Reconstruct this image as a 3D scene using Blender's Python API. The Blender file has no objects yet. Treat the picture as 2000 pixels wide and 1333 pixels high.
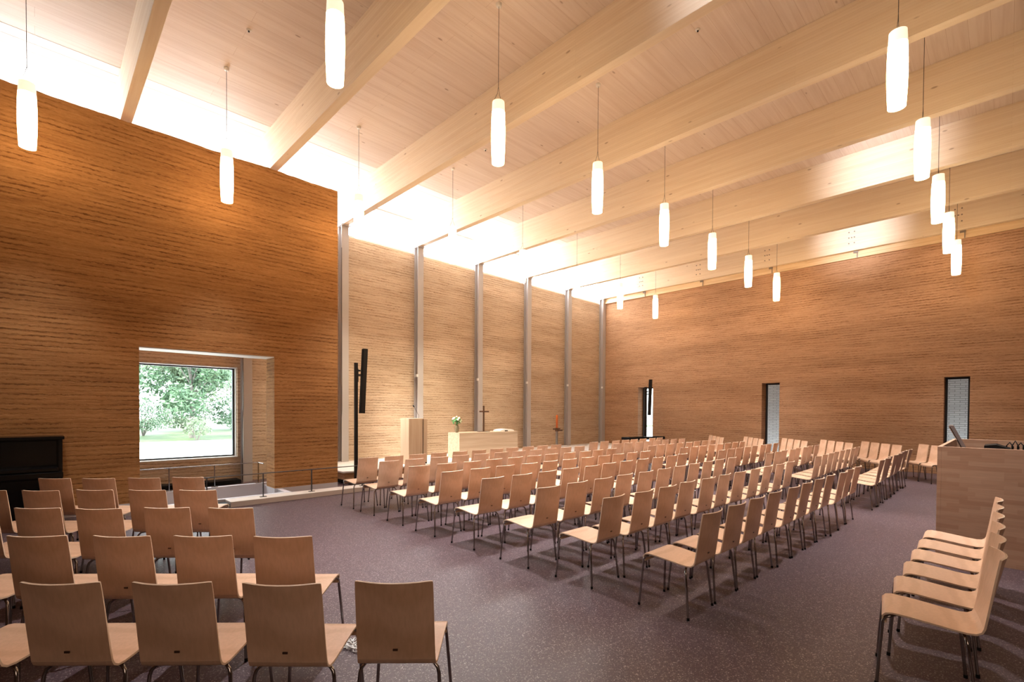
import bpy, bmesh, math, random
from mathutils import Vector, Matrix, noise as mnoise
random.seed(7)
sc = bpy.context.scene
COL = sc.collection

# ------------------------------------------------------------------ camera
F_PX, YAW, CY, PITCH, ROLL, CAM_H = 944.09, 0.0103, 817.69, -0.016, 0.0057, 1.7
th = math.pi / 4 + YAW
Fw = Vector((math.cos(th) * math.cos(PITCH), math.sin(th) * math.cos(PITCH), math.sin(PITCH)))
Rt = Vector((math.sin(th), -math.cos(th), 0))
Up = Rt.cross(Fw)
R2 = Rt * math.cos(ROLL) + Up * math.sin(ROLL)
U2 = Up * math.cos(ROLL) - Rt * math.sin(ROLL)
cam_data = bpy.data.cameras.new('camera')
cam = bpy.data.objects.new('camera', cam_data)
COL.objects.link(cam)
cam_data.sensor_width = 36
cam_data.lens = F_PX * 36 / 2000
cam_data.shift_y = (CY - 666.5) / 2000
cam_data.clip_start = 0.05
cam_data.clip_end = 500
m = Matrix.Identity(4)
for i in range(3):
    m[i][0] = R2[i]; m[i][1] = U2[i]; m[i][2] = -Fw[i]
m[2][3] = CAM_H
cam.matrix_world = m
sc.camera = cam

# ------------------------------------------------------------------ view, world, daylight
sc.view_settings.view_transform = 'Standard'
sc.view_settings.look = 'None'
sc.view_settings.exposure = 0.0
sc.view_settings.gamma = 1.0
sc.view_settings.use_curve_mapping = False
w = bpy.data.worlds.new('sky'); sc.world = w
w.use_nodes = True
bg = w.node_tree.nodes['Background']
bg.inputs[0].default_value = (0.85, 0.93, 1.0, 1)
bg.inputs[1].default_value = 9.0

def lamp(name, kind, loc, energy, color, target=None, **kw):
    d = bpy.data.lights.new(name, kind)
    d.energy = energy; d.color = color
    for k, v in kw.items(): setattr(d, k, v)
    o = bpy.data.objects.new(name, d); COL.objects.link(o)
    o.location = loc
    if target is not None:
        o.rotation_euler = (Vector(target) - Vector(loc)).to_track_quat('-Z', 'Y').to_euler()
    return o

lamp('sun', 'SUN', (0, 0, 30), 13.0, (1.0, 0.95, 0.86), (24, 6, 0), angle=math.radians(0.6))
CLERESTORY = 23.0       # daylight behind the frosted clerestory panes
PENDANT_W = 620.0        # bulb light leaving each open shade downwards
LAMP_GLOW = 24.0         # opal glass of the pendants
# spotlights of the ceiling washing the stage wall, then added cool lights for bright beam patches
for sx, sy, tx, tz, en in ((6.6, 8.6, 5.6, 0.5, 820), (7.2, 8.6, 7.6, 0.5, 780), (9.3, 8.6, 9.3, 0.5, 820), (11.6, 8.6, 11.3, 0.5, 480), (13.4, 8.6, 13.0, 1.0, 100)):
    lamp('stage_spot', 'SPOT', (sx, sy, 6.5), en, (1.0, 0.92, 0.70), (tx, 12.5, tz), spot_size=math.radians(52), spot_blend=0.9, shadow_soft_size=0.12)
for bx, by in ((3.72, 1.9), (10.9, 1.95), (15.7, 3.2)):
    lamp('beam_patch_fill', 'SPOT', (bx, by, 6.75), 230, (0.90, 0.92, 1.0), (bx + 2.1, by, 7.0), spot_size=math.radians(75), spot_blend=1.0, shadow_soft_size=0.1)
# unseen side spot for the stage, then an added fill behind the camera
lamp('stage_spot', 'SPOT', (4.9, 11.5, 4.4), 2000, (1.0, 0.96, 0.90), (8.0, 11.2, 0.8), spot_size=math.radians(50), spot_blend=0.8, shadow_soft_size=0.12)
lamp('rear_fill_light', 'AREA', (-1.6, -3.6, 3.2), 75, (1.0, 0.76, 0.58), (5.0, 4.0, 0.6), shape='RECTANGLE', size=3.5, size_y=2.0)  # added fill, brightens the chair backs

# ------------------------------------------------------------------ materials
def nodes(name):
    mt = bpy.data.materials.new(name); mt.use_nodes = True
    nt = mt.node_tree
    return mt, nt, nt.nodes['Principled BSDF']

def N(nt, t, **kw):
    n = nt.nodes.new(t)
    for k, v in kw.items(): setattr(n, k, v)
    return n

def plain(name, col, rough=0.5, metal=0.0, spec=0.5):
    mt, nt, b = nodes(name)
    b.inputs['Base Color'].default_value = (*col, 1)
    b.inputs['Roughness'].default_value = rough
    b.inputs['Metallic'].default_value = metal
    b.inputs['Specular IOR Level'].default_value = spec
    # faint wear so that nothing is perfectly even
    tc = N(nt, 'ShaderNodeTexCoord'); no = N(nt, 'ShaderNodeTexNoise')
    no.inputs['Scale'].default_value = 9; no.inputs['Detail'].default_value = 4
    nt.links.new(tc.outputs['Object'], no.inputs['Vector'])
    mr = N(nt, 'ShaderNodeMapRange')
    mr.inputs[3].default_value = max(0.02, rough - 0.05); mr.inputs[4].default_value = min(1, rough + 0.05)
    nt.links.new(no.outputs['Fac'], mr.inputs[0]); nt.links.new(mr.outputs[0], b.inputs['Roughness'])
    return mt

def ramp(nt, pts):
    r = N(nt, 'ShaderNodeValToRGB')
    e = r.color_ramp.elements
    while len(e) < len(pts): e.new(0.5)
    for i, (p, c) in enumerate(pts):
        e[i].position = p; e[i].color = (*c, 1)
    return r

def mixc(nt, a, b, fac, mode='MIX'):
    mx = N(nt, 'ShaderNodeMix'); mx.data_type = 'RGBA'; mx.blend_type = mode
    for sock, v in ((mx.inputs[6], a), (mx.inputs[7], b), (mx.inputs[0], fac)):
        if hasattr(v, 'is_output'): nt.links.new(v, sock)
        elif isinstance(v, tuple): sock.default_value = (*v, 1)
        else: sock.default_value = v
    return mx.outputs[2]

def mapped(nt, scale, coord='Object', rot=(0, 0, 0)):
    tc = N(nt, 'ShaderNodeTexCoord'); mp = N(nt, 'ShaderNodeMapping')
    mp.inputs['Scale'].default_value = scale; mp.inputs['Rotation'].default_value = rot
    nt.links.new(tc.outputs[coord], mp.inputs['Vector'])
    return mp.outputs['Vector']

def noise(nt, vec, scale=1, detail=6, rough=0.6, dist=0.0):
    n = N(nt, 'ShaderNodeTexNoise')
    n.inputs['Scale'].default_value = scale; n.inputs['Detail'].default_value = detail
    n.inputs['Roughness'].default_value = rough; n.inputs['Distortion'].default_value = dist
    nt.links.new(vec, n.inputs['Vector'])
    return n.outputs['Fac']

def earth(name, lo, mid, hi):
    mt, nt, b = nodes(name)
    big = noise(nt, mapped(nt, (0.15, 0.15, 1.8)), 1, 4, 0.55, 0.2)
    strata = noise(nt, mapped(nt, (1.6, 1.6, 24)), 1, 7, 0.75, 0.4)
    grit = noise(nt, mapped(nt, (16, 16, 55)), 1, 5, 0.75)
    c1 = ramp(nt, [(0.30, lo), (0.50, mid), (0.72, hi)]); nt.links.new(strata, c1.inputs[0])
    c2 = ramp(nt, [(0.35, (0.84, 0.82, 0.80)), (0.65, (1.08, 1.08, 1.08))]); nt.links.new(big, c2.inputs[0])
    col = mixc(nt, c1.outputs[0], c2.outputs[0], 1.0, 'MULTIPLY')
    # rammed lifts: broken crumbly dark joints every few centimetres
    wv = N(nt, 'ShaderNodeTexWave', wave_type='BANDS', bands_direction='Z', wave_profile='SIN')
    nt.links.new(mapped(nt, (1, 1, 1)), wv.inputs['Vector'])
    wv.inputs['Scale'].default_value = 4.3; wv.inputs['Distortion'].default_value = 3.3; wv.inputs['Detail'].default_value = 8
    wv.inputs['Detail Scale'].default_value = 2.4; wv.inputs['Detail Roughness'].default_value = 0.72
    joint = ramp(nt, [(0.10, (1, 1, 1)), (0.34, (0, 0, 0))]); nt.links.new(wv.outputs['Fac'], joint.inputs[0])
    mask = ramp(nt, [(0.42, (0.12, 0.12, 0.12)), (0.60, (1, 1, 1))]); nt.links.new(noise(nt, mapped(nt, (1.1, 1.1, 6)), 1, 6, 0.7), mask.inputs[0])
    crumb = ramp(nt, [(0.40, (1, 1, 1)), (0.62, (0.15, 0.15, 0.15))]); nt.links.new(grit, crumb.inputs[0])
    jm = mixc(nt, mixc(nt, joint.outputs[0], mask.outputs[0], 1.0, 'MULTIPLY'), crumb.outputs[0], 1.0, 'MULTIPLY')
    col = mixc(nt, col, mixc(nt, col, (0.44, 0.35, 0.29), 1.0, 'MULTIPLY'), jm)
    g2 = ramp(nt, [(0.3, (0.86, 0.85, 0.83)), (0.7, (1.10, 1.10, 1.10))]); nt.links.new(grit, g2.inputs[0])
    col = mixc(nt, col, g2.outputs[0], 1.0, 'MULTIPLY')
    fine = jm
    nt.links.new(col, b.inputs['Base Color'])
    b.inputs['Roughness'].default_value = 0.92; b.inputs['Specular IOR Level'].default_value = 0.15
    bp = N(nt, 'ShaderNodeBump'); bp.inputs['Strength'].default_value = 0.55; bp.inputs['Distance'].default_value = 0.02
    ad = N(nt, 'ShaderNodeMath', operation='SUBTRACT'); nt.links.new(strata, ad.inputs[0]); nt.links.new(fine, ad.inputs[1])
    nt.links.new(ad.outputs[0], bp.inputs['Height']); nt.links.new(bp.outputs[0], b.inputs['Normal'])
    return mt

def timber(name, light, dark, along='Y', board=0.0, rough=0.55, knots=0.5, seam=0.004, spread=0.5):
    """pale planed timber: grain, lamella tone and knots running along one axis"""
    mt, nt, b = nodes(name)
    st = {'X': (0.6, 14, 14), 'Y': (14, 0.6, 14), 'Z': (14, 14, 0.6)}[along]
    g = noise(nt, mapped(nt, st), 1, 5, 0.6, 0.6)
    c = ramp(nt, [(0.35, dark), (0.62, light)]); nt.links.new(g, c.inputs[0])
    col = c.outputs[0]
    if board:
        tc = N(nt, 'ShaderNodeTexCoord'); sp = N(nt, 'ShaderNodeSeparateXYZ'); cb = N(nt, 'ShaderNodeCombineXYZ')
        nt.links.new(tc.outputs['Object'], sp.inputs[0])
        if along == 'X':        # ceiling boards in the XY plane
            nt.links.new(sp.outputs[0], cb.inputs[0]); nt.links.new(sp.outputs[1], cb.inputs[1])
        else:                   # lamellas stacked in z on beams running along y
            nt.links.new(sp.outputs[1], cb.inputs[0]); nt.links.new(sp.outputs[2], cb.inputs[1])
        br = N(nt, 'ShaderNodeTexBrick'); nt.links.new(cb.outputs[0], br.inputs['Vector'])
        br.inputs['Scale'].default_value = 1.0
        br.inputs['Brick Width'].default_value = 4.6; br.inputs['Row Height'].default_value = board
        br.inputs['Mortar Size'].default_value = seam; br.inputs['Mortar Smooth'].default_value = 0.3
        br.inputs['Color1'].default_value = (1, 1, 1, 1); br.inputs['Color2'].default_value = (1 - 0.16 * spread, 1 - 0.2 * spread, 1 - 0.24 * spread, 1)
        br.inputs['Mortar'].default_value = (0.62, 0.5, 0.42, 1)
        col = mixc(nt, col, br.outputs['Color'], 1.0, 'MULTIPLY')
    if knots:
        ks = {'X': (1.6, 4.2, 4.2), 'Y': (4.2, 1.6, 4.2), 'Z': (4.2, 4.2, 1.6)}[along]
        vo = N(nt, 'ShaderNodeTexVoronoi'); nt.links.new(mapped(nt, ks), vo.inputs['Vector']); vo.inputs['Scale'].default_value = 1.0
        kr = ramp(nt, [(0.045, (0.30, 0.17, 0.09)), (0.085, (1, 1, 1))]); nt.links.new(vo.outputs['Distance'], kr.inputs[0])
        col = mixc(nt, col, mixc(nt, col, kr.outputs[0], 1.0, 'MULTIPLY'), knots)
    nt.links.new(col, b.inputs['Base Color'])
    b.inputs['Roughness'].default_value = rough; b.inputs['Specular IOR Level'].default_value = 0.3
    return mt

def beech(name):
    mt, nt, b = nodes(name)
    v = mapped(nt, (5, 5, 1.3))
    wv = N(nt, 'ShaderNodeTexWave', wave_type='RINGS', rings_direction='X'); nt.links.new(v, wv.inputs['Vector'])
    wv.inputs['Scale'].default_value = 0.8; wv.inputs['Distortion'].default_value = 5.5; wv.inputs['Detail'].default_value = 3; wv.inputs['Detail Scale'].default_value = 0.7
    g = noise(nt, mapped(nt, (60, 60, 6)), 1, 3, 0.6)
    oi = N(nt, 'ShaderNodeObjectInfo')
    c = ramp(nt, [(0.2, (0.64, 0.415, 0.275)), (0.8, (0.71, 0.475, 0.33))]); nt.links.new(wv.outputs['Fac'], c.inputs[0])
    c2 = ramp(nt, [(0.3, (0.93, 0.92, 0.90)), (0.7, (1.04, 1.04, 1.04))]); nt.links.new(g, c2.inputs[0])
    col = mixc(nt, c.outputs[0], c2.outputs[0], 1.0, 'MULTIPLY')
    c3 = ramp(nt, [(0.0, (0.92, 0.90, 0.88)), (1.0, (1.05, 1.05, 1.06))]); nt.links.new(oi.outputs['Random'], c3.inputs[0])
    col = mixc(nt, col, c3.outputs[0], 1.0, 'MULTIPLY')
    nt.links.new(col, b.inputs['Base Color'])
    b.inputs['Roughness'].default_value = 0.42; b.inputs['Specular IOR Level'].default_value = 0.35
    return mt

def floor_mat():
    mt, nt, b = nodes('speckled_rubber')
    v1 = N(nt, 'ShaderNodeTexVoronoi'); nt.links.new(mapped(nt, (150, 150, 150)), v1.inputs['Vector']); v1.inputs['Scale'].default_value = 1
    sp = N(nt, 'ShaderNodeSeparateColor'); nt.links.new(v1.outputs['Color'], sp.inputs[0])
    c = ramp(nt, [(0.0, (0.060, 0.033, 0.040)), (0.60, (0.078, 0.046, 0.053)), (0.84, (0.112, 0.072, 0.077)), (0.95, (0.22, 0.17, 0.17)), (1.0, (0.38, 0.32, 0.31))])
    nt.links.new(sp.outputs[0], c.inputs[0])
    n2 = noise(nt, mapped(nt, (0.7, 0.7, 0.7)), 1, 4)
    c2 = ramp(nt, [(0.3, (0.9, 0.88, 0.88)), (0.7, (1.08, 1.08, 1.1))]); nt.links.new(n2, c2.inputs[0])
    nt.links.new(mixc(nt, c.outputs[0], c2.outputs[0], 1.0, 'MULTIPLY'), b.inputs['Base Color'])
    mr = N(nt, 'ShaderNodeMapRange'); mr.inputs[3].default_value = 0.40; mr.inputs[4].default_value = 0.52
    nt.links.new(n2, mr.inputs[0]); nt.links.new(mr.outputs[0], b.inputs['Roughness'])
    b.inputs['Specular IOR Level'].default_value = 0.38
    return mt

def blocks(name, cols, bw=0.42, rh=0.045, rough=0.4):
    """glued block-board: staggered narrow staves"""
    mt, nt, b = nodes(name)
    tc = N(nt, 'ShaderNodeTexCoord'); sp = N(nt, 'ShaderNodeSeparateXYZ'); cb = N(nt, 'ShaderNodeCombineXYZ')
    nt.links.new(tc.outputs['Object'], sp.inputs[0])
    ad = N(nt, 'ShaderNodeMath', operation='ADD'); nt.links.new(sp.outputs[0], ad.inputs[0]); nt.links.new(sp.outputs[1], ad.inputs[1])
    nt.links.new(ad.outputs[0], cb.inputs[0]); nt.links.new(sp.outputs[2], cb.inputs[1])
    br = N(nt, 'ShaderNodeTexBrick'); nt.links.new(cb.outputs[0], br.inputs['Vector'])
    br.inputs['Scale'].default_value = 1; br.inputs['Brick Width'].default_value = bw; br.inputs['Row Height'].default_value = rh
    br.inputs['Mortar Size'].default_value = 0.0; br.offset = 0.37; br.offset_frequency = 3; br.squash = 0.8; br.squash_frequency = 2
    br.inputs['Color1'].default_value = (*cols[0], 1); br.inputs['Color2'].default_value = (*cols[1], 1); br.inputs['Mortar'].default_value = (*cols[0], 1)
    g = noise(nt, mapped(nt, (4, 4, 60)), 1, 3)
    c = ramp(nt, [(0.3, (0.92, 0.92, 0.92)), (0.7, (1.06, 1.06, 1.06))]); nt.links.new(g, c.inputs[0])
    nt.links.new(mixc(nt, br.outputs['Color'], c.outputs[0], 1.0, 'MULTIPLY'), b.inputs['Base Color'])
    b.inputs['Roughness'].default_value = rough
    return mt

def glow(name, col, strength):
    mt, nt, b = nodes(name)
    b.inputs['Base Color'].default_value = (0.8, 0.8, 0.8, 1)
    b.inputs['Emission Color'].default_value = (*col, 1); b.inputs['Emission Strength'].default_value = strength
    b.inputs['Roughness'].default_value = 0.5
    return mt

def pane_glass(name):
    mt = bpy.data.materials.new(name); mt.use_nodes = True; nt = mt.node_tree; nt.nodes.clear()
    o = N(nt, 'ShaderNodeOutputMaterial'); mx = N(nt, 'ShaderNodeMixShader'); t = N(nt, 'ShaderNodeBsdfTransparent'); g = N(nt, 'ShaderNodeBsdfGlossy')
    t.inputs[0].default_value = (0.95, 0.98, 0.96, 1); g.inputs['Roughness'].default_value = 0.02
    fr = N(nt, 'ShaderNodeFresnel'); fr.inputs[0].default_value = 1.35
    nt.links.new(fr.outputs[0], mx.inputs[0]); nt.links.new(t.outputs[0], mx.inputs[1]); nt.links.new(g.outputs[0], mx.inputs[2]); nt.links.new(mx.outputs[0], o.inputs[0])
    return mt

def brick_mat():
    mt, nt, b = nodes('pale_brick')
    tc = N(nt, 'ShaderNodeTexCoord'); sp = N(nt, 'ShaderNodeSeparateXYZ'); cb = N(nt, 'ShaderNodeCombineXYZ')
    nt.links.new(tc.outputs['Object'], sp.inputs[0]); nt.links.new(sp.outputs[1], cb.inputs[0]); nt.links.new(sp.outputs[2], cb.inputs[1])
    br = N(nt, 'ShaderNodeTexBrick'); nt.links.new(cb.outputs[0], br.inputs['Vector'])
    br.inputs['Scale'].default_value = 1; br.inputs['Brick Width'].default_value = 0.24; br.inputs['Row Height'].default_value = 0.065
    br.inputs['Mortar Size'].default_value = 0.008
    br.inputs['Color1'].default_value = (0.45, 0.44, 0.45, 1); br.inputs['Color2'].default_value = (0.38, 0.37, 0.38, 1); br.inputs['Mortar'].default_value = (0.22, 0.215, 0.22, 1)
    nt.links.new(br.outputs['Color'], b.inputs['Base Color']); b.inputs['Roughness'].default_value = 0.9
    return mt

def leaf_mat(name, a, c):
    mt, nt, b = nodes(name)
    r = ramp(nt, [(0.3, a), (0.7, c)]); nt.links.new(noise(nt, mapped(nt, (1.5, 1.5, 1.5)), 1, 3), r.inputs[0])
    nt.links.new(r.outputs[0], b.inputs['Base Color']); b.inputs['Roughness'].default_value = 0.6
    return mt

M_EARTH_L = earth('rammed_earth_warm_lit', (0.30, 0.135, 0.050), (0.43, 0.21, 0.080), (0.50, 0.265, 0.108))  # same earth as the other walls, warm lamp light put into its colour
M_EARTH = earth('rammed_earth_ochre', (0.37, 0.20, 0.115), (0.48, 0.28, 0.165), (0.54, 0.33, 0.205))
M_EARTH_B = earth('rammed_earth_lit', (0.47, 0.32, 0.215), (0.61, 0.46, 0.335), (0.69, 0.54, 0.41))  # same earth again, paler to carry the bright light on the back wall
M_CEIL = timber('ceiling_boards', (0.80, 0.685, 0.61), (0.72, 0.59, 0.51), 'X', board=0.24, knots=0.6, seam=0.0016, spread=0.3)
M_BEAM = timber('glulam_beam', (0.86, 0.73, 0.58), (0.80, 0.65, 0.49), 'Y', board=0.042, knots=0.55, seam=0.0006, spread=0.35)
M_DKWOOD = timber('dark_unseen_wall', (0.12, 0.07, 0.045), (0.07, 0.04, 0.025), 'Z', knots=0.0)  # unseen walls made dark to cut bounce onto the chair backs
M_FASCIA = timber('fascia_wood', (0.80, 0.60, 0.38), (0.68, 0.46, 0.26), 'Y', knots=0.2)
M_ALTAR = timber('pale_ash_veneer', (0.60, 0.46, 0.34), (0.50, 0.36, 0.25), 'X', knots=0.0, rough=0.4)
M_LECT = timber('pale_ash_upright', (0.56, 0.40, 0.28), (0.48, 0.32, 0.21), 'Z', knots=0.0, rough=0.4)
M_DESK = blocks('beech_blockboard', ((0.60, 0.39, 0.27), (0.49, 0.29, 0.19)), bw=0.36, rh=0.05)
M_BEECH = beech('beech_plywood')
M_EDGE = plain('plywood_edge', (0.80, 0.62, 0.47), 0.5)
M_FLOOR = floor_mat()
M_CHROME = plain('chrome_tube', (0.32, 0.29, 0.28), 0.14, 1.0)
M_BLACK = plain('black_plastic', (0.006, 0.006, 0.007), 0.6, spec=0.15)
M_PIANO = plain('black_lacquer', (0.004, 0.0035, 0.004), 0.22, spec=0.2)
M_DKMETAL = plain('dark_metal', (0.018, 0.014, 0.013), 0.5, 0.2, spec=0.25)
M_FRAME = plain('anthracite_frame', (0.018, 0.022, 0.03), 0.4)
M_STEEL = plain('painted_steel', (0.44, 0.40, 0.39), 0.45, 0.0)
M_WHITE = plain('white_paint', (0.82, 0.80, 0.78), 0.6)
M_CONC = plain('pale_concrete', (0.56, 0.53, 0.56), 0.7)
M_KERB = plain('warm_concrete', (0.62, 0.54, 0.48), 0.65)
M_STAGE = plain('pale_stone_floor', (0.74, 0.70, 0.68), 0.5)
M_BRASS = plain('bronze', (0.16, 0.10, 0.07), 0.35, 0.8)
M_CANDLE = plain('orange_wax', (0.75, 0.16, 0.03), 0.5)
M_CLOTH = plain('white_cloth', (0.86, 0.85, 0.83), 0.9)
M_RAIL = plain('steel_handrail', (0.10, 0.095, 0.095), 0.35, 0.7)
M_GLASS = pane_glass('window_glass')
M_CLER = glow('frosted_daylight_pane', (0.93, 0.97, 1.0), CLERESTORY)
M_OPAL = glow('opal_glass', (1.0, 0.70, 0.36), LAMP_GLOW)
M_OPALTOP = glow('opal_glass_rim', (1.0, 0.86, 0.60), 1.0)
M_SCREEN = plain('screen', (0.01, 0.012, 0.02), 0.15)
M_GREYP = plain('grey_plastic', (0.20, 0.165, 0.16), 0.5)
M_BRICK = brick_mat()
M_TERR = plain('terrace_paving', (0.80, 0.79, 0.76), 0.8)
M_GRASS = leaf_mat('lawn', (0.05, 0.09, 0.03), (0.10, 0.14, 0.06))
M_LEAF = leaf_mat('leaves', (0.045, 0.10, 0.05), (0.11, 0.18, 0.10))
M_LEAF2 = leaf_mat('leaves_pale', (0.09, 0.13, 0.075), (0.18, 0.24, 0.14))
M_BARK = plain('bark', (0.16, 0.14, 0.13), 0.9)
M_BOLT = plain('bolt_steel', (0.22, 0.17, 0.14), 0.5, 0.1)

# ------------------------------------------------------------------ mesh helpers
class MB:
    def __init__(s): s.v = []; s.f = []; s.m = []; s.sm = []
    def add(s, vs, fs, mi=0, smooth=False):
        b = len(s.v); s.v += [tuple(p) for p in vs]
        for f in fs: s.f.append(tuple(i + b for i in f)); s.m.append(mi); s.sm.append(smooth)
        return s
    def box(s, x0, x1, y0, y1, z0, z1, mi=0, c=0.0):
        if c:   # chamfered vertical section: bevelled box
            c = min(c, (x1 - x0) / 2.2, (y1 - y0) / 2.2, (z1 - z0) / 2.2)
            bm = bmesh.new(); bmesh.ops.create_cube(bm, size=1)
            for v in bm.verts:
                v.co = Vector(((x0 + x1) / 2 + v.co.x * (x1 - x0), (y0 + y1) / 2 + v.co.y * (y1 - y0), (z0 + z1) / 2 + v.co.z * (z1 - z0)))
            bmesh.ops.bevel(bm, geom=bm.edges[:], offset=c, segments=2, affect='EDGES', profile=0.5)
            bm.verts.index_update()
            s.add([v.co for v in bm.verts], [[v.index for v in f.verts] for f in bm.faces], mi); bm.free()
            return s
        vs = [(x, y, z) for z in (z0, z1) for y in (y0, y1) for x in (x0, x1)]
        return s.add(vs, [(0, 2, 3, 1), (4, 5, 7, 6), (0, 1, 5, 4), (2, 6, 7, 3), (0, 4, 6, 2), (1, 3, 7, 5)], mi)
    def tube(s, pts, r, seg=8, mi=0, cap=True):
        pts = [Vector(p) for p in pts]; rs = r if isinstance(r, (list, tuple)) else [r] * len(pts)
        vs = []; fs = []; prev = None
        for i, p in enumerate(pts):
            a = pts[max(0, i - 1)]; b = pts[min(len(pts) - 1, i + 1)]
            d = (b - a).normalized()
            if prev is None:
                x = d.orthogonal().normalized()
            else:
                x = (prev - d * prev.dot(d)).normalized()
            prev = x; y = d.cross(x)
            for k in range(seg):
                t = 2 * math.pi * k / seg
                vs.append(p + (x * math.cos(t) + y * math.sin(t)) * rs[i])
        n = len(pts)
        for i in range(n - 1):
            for k in range(seg):
                k2 = (k + 1) % seg
                fs.append((i * seg + k, i * seg + k2, (i + 1) * seg + k2, (i + 1) * seg + k))
        s.add(vs, fs, mi, True)
        if cap:
            s.add(vs[:seg], [tuple(reversed(range(seg)))], mi); s.add(vs[-seg:], [tuple(range(seg))], mi)
        return s
    def lathe(s, prof, c=(0, 0, 0), seg=20, mi=0):
        vs = []; fs = []
        for r, z in prof:
            for k in range(seg):
                t = 2 * math.pi * k / seg; vs.append((c[0] + r * math.cos(t), c[1] + r * math.sin(t), c[2] + z))
        for i in range(len(prof) - 1):
            for k in range(seg):
                k2 = (k + 1) % seg; fs.append((i * seg + k, i * seg + k2, (i + 1) * seg + k2, (i + 1) * seg + k))
        return s.add(vs, fs, mi, True)
    def prism(s, outline, axis, a, b, mi=0):
        """outline in the two other axes, extruded along axis from a to b"""
        def P(u, v, t):
            return {'x': (t, u, v), 'y': (u, t, v), 'z': (u, v, t)}[axis]
        n = len(outline)
        vs = [P(u, v, a) for u, v in outline] + [P(u, v, b) for u, v in outline]
        fs = [tuple(range(n)), tuple(reversed(range(n, 2 * n)))] + [(i, i + n, (i + 1) % n + n, (i + 1) % n) for i in range(n)]
        return s.add(vs, fs, mi)
    def build(s, name, mats, parent=None, loc=None, rot=0):
        me = bpy.data.meshes.new(name); me.from_pydata(s.v, [], s.f)
        mats = mats if isinstance(mats, (list, tuple)) else [mats]
        for mt in mats: me.materials.append(mt)
        for p, mi, sm in zip(me.polygons, s.m, s.sm): p.material_index = mi; p.use_smooth = sm
        bm = bmesh.new(); bm.from_mesh(me); bmesh.ops.recalc_face_normals(bm, faces=bm.faces); bm.to_mesh(me); bm.free()
        me.update()
        o = bpy.data.objects.new(name, me); COL.objects.link(o)
        if parent is not None: o.parent = parent
        if loc is not None: o.location = loc
        if rot: o.rotation_euler = (0, 0, rot)
        return o

def thing(name, label, cat, loc=(0, 0, 0), rot=0, group=None):
    o = bpy.data.objects.new(name, None); COL.objects.link(o); o.empty_display_size = 0.1
    o.location = loc; o.rotation_euler = (0, 0, rot)
    o['label'] = label; o['category'] = cat
    if group: o['group'] = group
    return o
def tag(o, label, cat, group=None):
    o['label'] = label; o['category'] = cat
    if group: o['group'] = group
    return o
def struct(o): o['kind'] = 'structure'; return o
def dup(root):
    c = root.copy(); COL.objects.link(c)
    for ch in list(root.children):
        d = ch.copy(); COL.objects.link(d); d.parent = c
        for g in list(ch.children):
            e = g.copy(); COL.objects.link(e); e.parent = d
    return c
ORD = ['first', 'second', 'third', 'fourth', 'fifth', 'sixth', 'seventh', 'eighth', 'ninth', 'tenth', 'eleventh']

# ------------------------------------------------------------------ room shell
ZR, ZB, ZT = 7.457, 6.63, 6.42
YL0, YL1 = 10.17, 10.64
YC = 12.62
XF = 17.91
X0, Y0 = -3.2, -5.2
BX = [5.88 + 2.3845 * k for k in range(-3, 6)]     # beam and column axes

PIT = (0.6, 3.5, 9.66, 11.08)
b = MB()
b.box(X0, XF + 0.3, Y0, PIT[2], -0.12, 0); b.box(PIT[1], XF + 0.3, PIT[2], YC + 0.3, -0.12, 0)
b.box(X0, PIT[0], PIT[2], YC + 0.3, -0.12, 0); b.box(PIT[0], PIT[1], PIT[3], YC + 0.3, -0.12, 0)
struct(b.build('floor', M_FLOOR))
struct(MB().box(X0 - 0.3, XF + 0.80, Y0 - 0.3, 12.95, ZR, ZR + 0.25).build('ceiling', M_CEIL))
# white boards over the clerestory
b = MB()
for y0, y1, z in ((10.57, 10.825, 7.454), (10.84, 11.095, 7.454), (11.11, 11.335, 7.454), (11.35, 11.575, 7.454), (11.59, 12.60, 7.454)):
    b.box(X0, XF, y0, y1, z, ZR)
struct(b.build('trim_1', M_WHITE))

def jag_prism(mb, xa, xb, zlo, ztop, ya, yb, step=0.07, amp=0.008):
    n = max(2, int((xb - xa) / step)); out = [(xa, zlo), (xb, zlo)]
    for i in range(n, -1, -1):
        x = xa + (xb - xa) * i / n
        out.append((x, ztop + amp * mnoise.noise(Vector((x * 5, 1.7, 0))) * 2 + random.uniform(-amp, amp) * 0.5))
    mb.prism(out, 'y', ya, yb)

b = MB()
OPX0, OPX1, OPZ = 1.21, 3.35, 2.745
b.box(X0, OPX0, YL0, YL1, 0.12, OPZ); b.box(OPX1, 4.65, YL0, YL1, 0.12, OPZ)
jag_prism(b, X0, 4.65, OPZ, ZT, YL0, YL1)
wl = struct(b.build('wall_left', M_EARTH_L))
struct(MB().box(OPX0 - 0.0, OPX1, YL0 + 0.01, YL1 + 0.02, OPZ - 0.018, OPZ - 0.001).build('trim_2', M_WHITE))
b = MB(); b.box(X0, OPX0, YL0, YL1, -1.1, 0.12); b.box(OPX1, 4.65, YL0, YL1, -1.1, 0.12)
struct(b.build('baseboard_left', M_CONC))

WX0, WX1, WZ0, WZ1 = 0.55, 3.34, 0.57, 2.68
b = MB()
b.box(X0, WX0, YC, 12.95, 0, ZT); b.box(WX1, XF, YC, 12.95, 0, ZT)
b.box(WX0, WX1, YC, 12.95, 0, WZ0); b.box(WX0, WX1, YC, 12.95, WZ1, ZT)
struct(b.build('wall_back', M_EARTH_B))

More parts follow.
